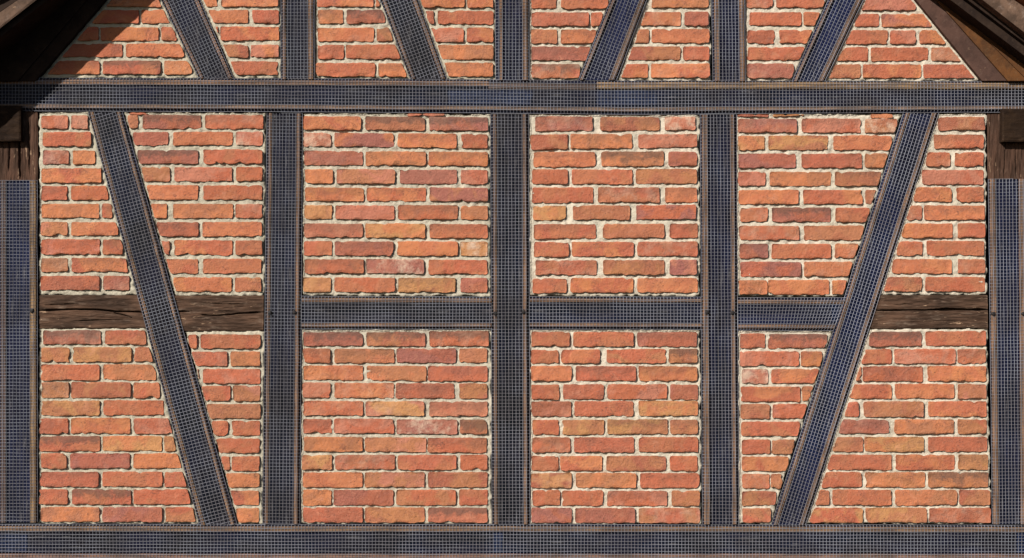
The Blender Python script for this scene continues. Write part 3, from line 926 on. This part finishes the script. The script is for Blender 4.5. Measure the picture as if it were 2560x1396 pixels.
# scraps of blue plastic film left under the mesh
M_FILM = plain("blue_plastic_film", (0.006, 0.013, 0.042), 0.45, 60, 0.7)
def film(root, x0, y0, x1, y1, y):
    n, m = max(3, int((x1 - x0) / 6)), max(3, int((y1 - y0) / 6))
    gx, gy = np.meshgrid(np.linspace(x0, x1, n), np.linspace(y0, y1, m), indexing='ij')
    sdf = int(x0) % 50
    ex_ = (np.abs(gx - (x0 + x1) / 2) > (x1 - x0) / 2 - 1)
    gx2 = gx + np.where(ex_, 5 * vnoise(gy / 9, gx / 50, sdf), 0)
    Y = y + 0.002 * fbm(gx / 10, gy / 14, sdf, 2)
    V = np.stack([(gx2 - 1280) / PX, Y, (698 - gy) / PX], -1).reshape(-1, 3)
    idx = np.arange(n * m).reshape(n, m)
    F = np.stack([idx[:-1, :-1], idx[1:, :-1], idx[1:, 1:], idx[:-1, 1:]], -1).reshape(-1, 4)
    k = len(V)
    V2 = V.copy(); V2[:, 1] += 0.0012
    FF = F.tolist() + (F[:, ::-1] + k).tolist()
    mesh_obj('blue_film', np.concatenate([V, V2]), FF, M_FILM, root, V.mean(0), smooth=True)
beams = {('upper' if 'upper' in o['label'] else 'bottom'): o for o in bpy.data.objects if o.get('group') == 'long horizontal beams'}
rail_b = [o for o in bpy.data.objects if 'ending blue' in str(o.get('label', ''))][0]
film(beams['upper'], 1120, 227, 1330, 262, -0.0060)
film(beams['upper'], 1492, 228, 1640, 264, -0.0060)
film(beams['bottom'], 1234, 1332, 1257, 1382, -0.0060)
film(beams['bottom'], 2540, 1332, 2606, 1382, -0.0060)
film(beams['bottom'], -20, 1335, 70, 1380, -0.0060)
film(rail_b, 2078, 762, 2100, 806, -0.0045)

# ------------------------------------------------------------------ bare oak pieces
def bare_wood(name, label, cat, poly4, mat, horiz, cracks=(), face=0.001, group=None, depth=0.13, parent=None, seed=1, partname='timber', rough=1.0):
    """poly4: four corners in photo pixels: A0 A1 (one edge) B0 B1 (the other), running along the grain.
    cracks: lists of (x or y along grain, fraction across, depth m, half width px)"""
    A0, A1, B0, B1 = [np.array(p, float) for p in poly4]
    L = float(np.hypot(*(A1 - A0))); Wd = float(np.hypot(*(B0 - A0)))
    nu = max(6, int(L / 3)); nv = max(6, int(Wd / 1.3))
    U, V = np.meshgrid(np.linspace(0, 1, nu), np.linspace(0, 1, nv), indexing='ij')
    Q = (A0 * (1 - U)[..., None] + A1 * U[..., None]) * (1 - V)[..., None] + (B0 * (1 - U)[..., None] + B1 * U[..., None]) * V[..., None]
    sa, sc_ = U * L, V * Wd
    Y = face + rough * (0.0040 * fbm(sa / 34, sc_ / 4, seed, 4) + 0.0035 * fbm(sa / 90, sc_ / 30, seed + 4, 2))
    for pts, dep, wd in cracks:
        wd = wd * 1.5; dep = dep * 1.5
        pts = np.array(pts)
        cv = np.interp(U[:, 0], pts[:, 0], pts[:, 1]) + 0.012 * fbm(U[:, 0] * L / 16, U[:, 0] * 0 + 2, seed + 9, 2)
        on = (U[:, 0] >= pts[0, 0]) & (U[:, 0] <= pts[-1, 0])
        tp = np.clip(np.minimum(U[:, 0] - pts[0, 0], pts[-1, 0] - U[:, 0]) * 12, 0.15, 1) * (0.75 + 0.9 * vnoise(U[:, 0] * L / 30, U[:, 0] * 0, seed + 3))
        dd = np.abs(V - cv[:, None]) * Wd
        Y = Y + np.where(on[:, None], np.clip(1.25 - dd / (wd * tp[:, None] + 0.01), 0, 1) * dep, 0)
    e = np.minimum(sc_, Wd - sc_)
    Y = Y + np.clip((2.2 - e) * 0.0018, 0, 0.004)
    # ragged edge outline
    rag = 1.0 * fbm(sa / 14, V * 5, seed + 12, 2)
    nrm = (B0 - A0) / Wd
    edge = np.where(V < 0.04, -1, np.where(V > 0.96, 1, 0))
    Q = Q + (rag * np.abs(edge))[..., None] * nrm
    V3 = np.stack([(Q[..., 0] - 1280) / PX, Y, (698 - Q[..., 1]) / PX], -1).reshape(-1, 3)
    idx = np.arange(nu * nv).reshape(nu, nv)
    F = np.stack([idx[:-1, :-1], idx[1:, :-1], idx[1:, 1:], idx[:-1, 1:]], -1).reshape(-1, 4).tolist()
    rim = list(idx[:, 0]) + list(idx[-1, 1:]) + list(idx[-2::-1, -1]) + list(idx[0, -2:0:-1])
    nb = len(V3); bk = V3[rim].copy(); bk[:, 1] = depth; m = len(rim)
    for i in range(m):
        j = (i + 1) % m
        F.append((int(rim[i]), int(rim[j]), nb + j, nb + i))
    V3 = np.concatenate([V3, bk])
    c = V3.mean(0)
    if parent is not None:
        return mesh_obj(partname, V3, F, mat, parent, c, smooth=True)
    o = mesh_obj(name, V3, F, mat, None, c, smooth=True)
    o['label'] = label; o['category'] = cat
    if group: o['group'] = group
    return o

bare_wood('timber_rail', "bare cracked brown rail at far left, flecked with pale paint chips", 'rail',
    [(97, 738), (362, 738), (97, 822), (378, 820)], M_RAIL, True,
    cracks=[([(0, 0.46), (0.35, 0.43), (0.55, 0.45), (0.72, 0.50), (1, 0.52)], 0.022, 1.7), ([(0.65, 0.5), (0.78, 0.62), (0.86, 0.7)], 0.012, 1.4),
            ([(0.05, 0.3), (0.4, 0.27)], 0.006, 1.0), ([(0.3, 0.78), (0.8, 0.74)], 0.006, 1.0)],
    group='bare brown middle rails', seed=3)
bare_wood('timber_rail', "bare cracked brown rail between the long left brace and the first post", 'rail',
    [(428, 739), (659, 739), (440, 828), (658, 827)], M_RAIL, True,
    cracks=[([(0, 0.46), (0.2, 0.44)], 0.018, 1.4), ([(0.28, 0.55), (0.5, 0.57), (0.7, 0.52), (1, 0.47)], 0.022, 1.5), ([(0.3, 0.22), (0.8, 0.25)], 0.006, 1.0)],
    group='bare brown middle rails', seed=8)
bare_wood('timber_rail', "bare reddish-brown rail right of the long right brace, split along its middle", 'rail',
    [(2198, 738), (2469, 738), (2172, 822), (2470, 822)], M_RAIL, True,
    cracks=[([(0.0, 0.46), (0.4, 0.45), (0.65, 0.43), (1, 0.44)], 0.028, 2.6), ([(0.1, 0.3), (0.5, 0.25)], 0.006, 1.0)],
    group='bare brown middle rails', seed=14)
# bare heads of the edge posts
posts_edge = [o for o in bpy.data.objects if o.get('group') == 'edge posts']
pl_ = [o for o in posts_edge if 'left edge' in o['label']][0]
pr_ = [o for o in posts_edge if 'right edge' in o['label']][0]
h = bare_wood('', '', '', [(-60, 277), (-60, 453), (93, 279), (94, 453)], M_POSTW, False, parent=pl_, partname='timber_head',
    cracks=[([(0, 0.70), (0.5, 0.705), (1, 0.715)], 0.02, 1.6), ([(0.1, 0.86), (0.9, 0.87)], 0.006, 1.1), ([(0.1, 0.55), (0.9, 0.53)], 0.006, 1.1)], seed=21)
h['label'] = "bare brown timber head under the eave"
h = bare_wood('', '', '', [(2468, 284), (2470, 450), (2620, 284), (2620, 450)], M_POSTW, False, parent=pr_, partname='timber_head',
    cracks=[([(0.25, 0.30), (0.95, 0.28)], 0.005, 1.2), ([(0.35, 0.45), (0.95, 0.48)], 0.005, 1.2)], seed=27)
h['label'] = "bare brown timber head under the eave"

# ------------------------------------------------------------------ purlin ends
def purlin(label, x0, y0, x1, y1, d, seed):
    n, m = 26, 24
    U, V = np.meshgrid(np.linspace(0, 1, n), np.linspace(0, 1, m), indexing='ij')
    e = np.minimum(np.minimum(U * (x1 - x0), (1 - U) * (x1 - x0)), np.minimum(V * (y1 - y0), (1 - V) * (y1 - y0)))
    dep = d - np.clip((2.5 - e) * 0.0012, 0, 0.003) + 0.003 * fbm(U * 5, V * 9, seed, 3)
    X = x0 + (x1 - x0) * U; Yp = y0 + (y1 - y0) * V + 1.2 * vnoise(U * 6, V * 2, seed)
    k = 1 - d / DIST
    V3 = np.stack([(X - 1280) / PX * k, -dep, (698 - Yp) / PX * k], -1).reshape(-1, 3)
    idx = np.arange(n * m).reshape(n, m)
    F = np.stack([idx[:-1, :-1], idx[:-1, 1:], idx[1:, 1:], idx[1:, :-1]], -1).reshape(-1, 4).tolist()
    rim = list(idx[:, 0]) + list(idx[-1, 1:]) + list(idx[-2::-1, -1]) + list(idx[0, -2:0:-1])
    nb = len(V3); bk = V3[rim].copy(); bk[:, 1] = 0.05; c_ = len(rim)
    for i in range(c_):
        j = (i + 1) % c_
        F.append((int(rim[j]), int(rim[i]), nb + i, nb + j))
    V3 = np.concatenate([V3, bk])
    o = mesh_obj('purlin_end', V3, F, M_END, None, V3.mean(0), smooth=False)
    o['label'] = label; o['category'] = 'beam end'; o['group'] = 'squared beam ends under the eaves'
    return o
purlin("dark squared beam end in shadow at the left edge", -45, 264, 51, 353, 0.034, 5)
purlin("dark squared beam end at the right edge with a black shadow below it", 2506, 272, 2600, 355, 0.036, 9)

# ------------------------------------------------------------------ roof verges
def prism(name, pts, depths, back, mat, parent, bev=0.0):
    """pts: photo positions (as seen), depths: forward distance of each, extruded back to y=-back"""
    V = [W(p[0], p[1], d) for p, d in zip(pts, depths)]
    n = len(V)
    V2 = [(v[0], -back, v[2]) for v in V]
    cen = Vector(V[0])
    F = [tuple(range(n)), tuple(reversed(range(n, 2 * n)))]
    for i in range(n):
        j = (i + 1) % n
        F.append((j, i, n + i, n + j))
    c = np.array(V + V2).mean(0)
    o = mesh_obj(name, V + V2, F, mat, parent, c)
    if bev:
        m = o.modifiers.new("edge", 'BEVEL'); m.width = bev; m.segments = 2
    return o

def lx(p, q, y):
    return p[0] + (q[0] - p[0]) * (y - p[1]) / (q[1] - p[1])
def band(name, La, Lb, da, db, back, mat, parent, ya, yb, bev=0.0015):
    """board between two apparent lines, from height ya to yb"""
    pts = [(lx(*La, ya), ya), (lx(*La, yb), yb), (lx(*Lb, yb), yb), (lx(*Lb, ya), ya)]
    return prism(name, pts, [da[0], da[1], db[1], db[0]], back, mat, parent, bev)

rr_root = thing('roof_verge', "brown stepped roof verge boards in the upper right corner, sunlit", 'roof edge', W(2600, 100), 'gable roof verges')
prism('rafter', [(2192, -120), (2456, 203), (2700, 203), (2700, -120)], [0.020] * 4, -0.10, M_DIAGR, rr_root, 0.002)
prism('verge_plank', [(2234, -120), (2520, 203), (2700, 203), (2700, -120)], [0.030] * 4, 0.012, M_AMBER, rr_root, 0.002)
prism('verge_plank', [(2262, -120), (2372, 6), (2560, 192), (2575, 203), (2700, 203), (2700, -120)], [0.036] * 6, 0.024, M_AMBER, rr_root, 0.002)
R3 = ((2413, 28), (2560, 139)); R4 = ((2419, 0), (2560, 106)); R5 = ((2456, 0), (2560, 81)); R6 = ((2535, 0), (2560, 17))
band('fascia_board', R3, ((2500, 28), (2647, 139)), (0.125, 0.125), (0.125, 0.125), 0.03, M_DARKW, rr_root, -120, 250)
band('fascia_board', R4, ((2500, 0), (2640, 106)), (0.150, 0.150), (0.150, 0.150), 0.05, M_DARKW, rr_root, -120, 250)
band('barge_board', R5, R6, (0.205, 0.205), (0.205, 0.205), 0.08, M_BARGE, rr_root, -120, 250)
for k in range(7):
    y = -110 + k * 46
    a = (2566 + (y) * 1.4, y)
    pts = [(a[0] - 2, a[1]), (a[0] + 66, a[1] + 50), (a[0] + 110, a[1] + 22), (a[0] + 44, a[1] - 28)]
    prism('roof_tile', pts, [0.235 - 0.0 * k] * 4, 0.0, M_TILE, rr_root, 0.003)

lr_root = thing('roof_verge', "dark roof verge in the upper left corner with one sunlit grey board", 'roof edge', W(-40, 100), 'gable roof verges')
prism('rafter', [(366, -120), (-140, -120), (-140, 203), (88, 203)], [0.020] * 4, -0.10, M_DARKW, lr_root, 0.002)  # darker wood than the right rafter: eave shade painted in, likewise on the boards below
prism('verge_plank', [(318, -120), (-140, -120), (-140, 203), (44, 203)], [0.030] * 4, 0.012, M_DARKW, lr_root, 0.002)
def left_depth(px, py):
    return (380 - px - 1.047 * py) / (((1280 - px) + 1.047 * (698 - py)) / DIST + (TX + 1.047 * TZ) * PX)
L5 = ((0, 67), (84, 0)); L4 = ((0, 94), (119, 0)); L6 = ((0, 31), (45, 0))
def bandL(name, La, Lb, backd, mat, ya, yb, back, extra=0.0):
    p0, p1 = (lx(*La, ya), ya), (lx(*La, yb), yb)
    q1, q0 = (lx(*Lb, yb), yb), (lx(*Lb, ya), ya)
    d0, d1 = left_depth(*p0) + extra, left_depth(*p1) + extra
    return prism(name, [p0, q0, q1, p1], [d0, d0, d1, d1], back, mat, lr_root, 0.0015)
bandL('fascia_board', L4, ((-90, 94), (29, 0)), 0, M_DARKW, -260, 330, 0.03)
bandL('barge_board', L5, L6, 0, M_BARGE, -260, 330, 0.08)
bandL('verge_plank', ((0, 30), (44, 0)), ((-90, 30), (-46, 0)), 0, M_DARKW, -260, 330, 0.12, extra=-0.05)  # added plank, coloured near-black to stand in for the shaded corner above the barge
for k in range(9):
    y = -200 + k * 46
    a = (-40 - y * 1.4, y)
    pts = [(a[0] + 2, a[1]), (a[0] - 44, a[1] - 28), (a[0] - 110, a[1] + 22), (a[0] - 66, a[1] + 50)]
    prism('roof_tile', pts, [0.24] * 4, 0.0, M_TILE, lr_root, 0.003)

print("bricks", brick_count, "objects", len(bpy.data.objects))
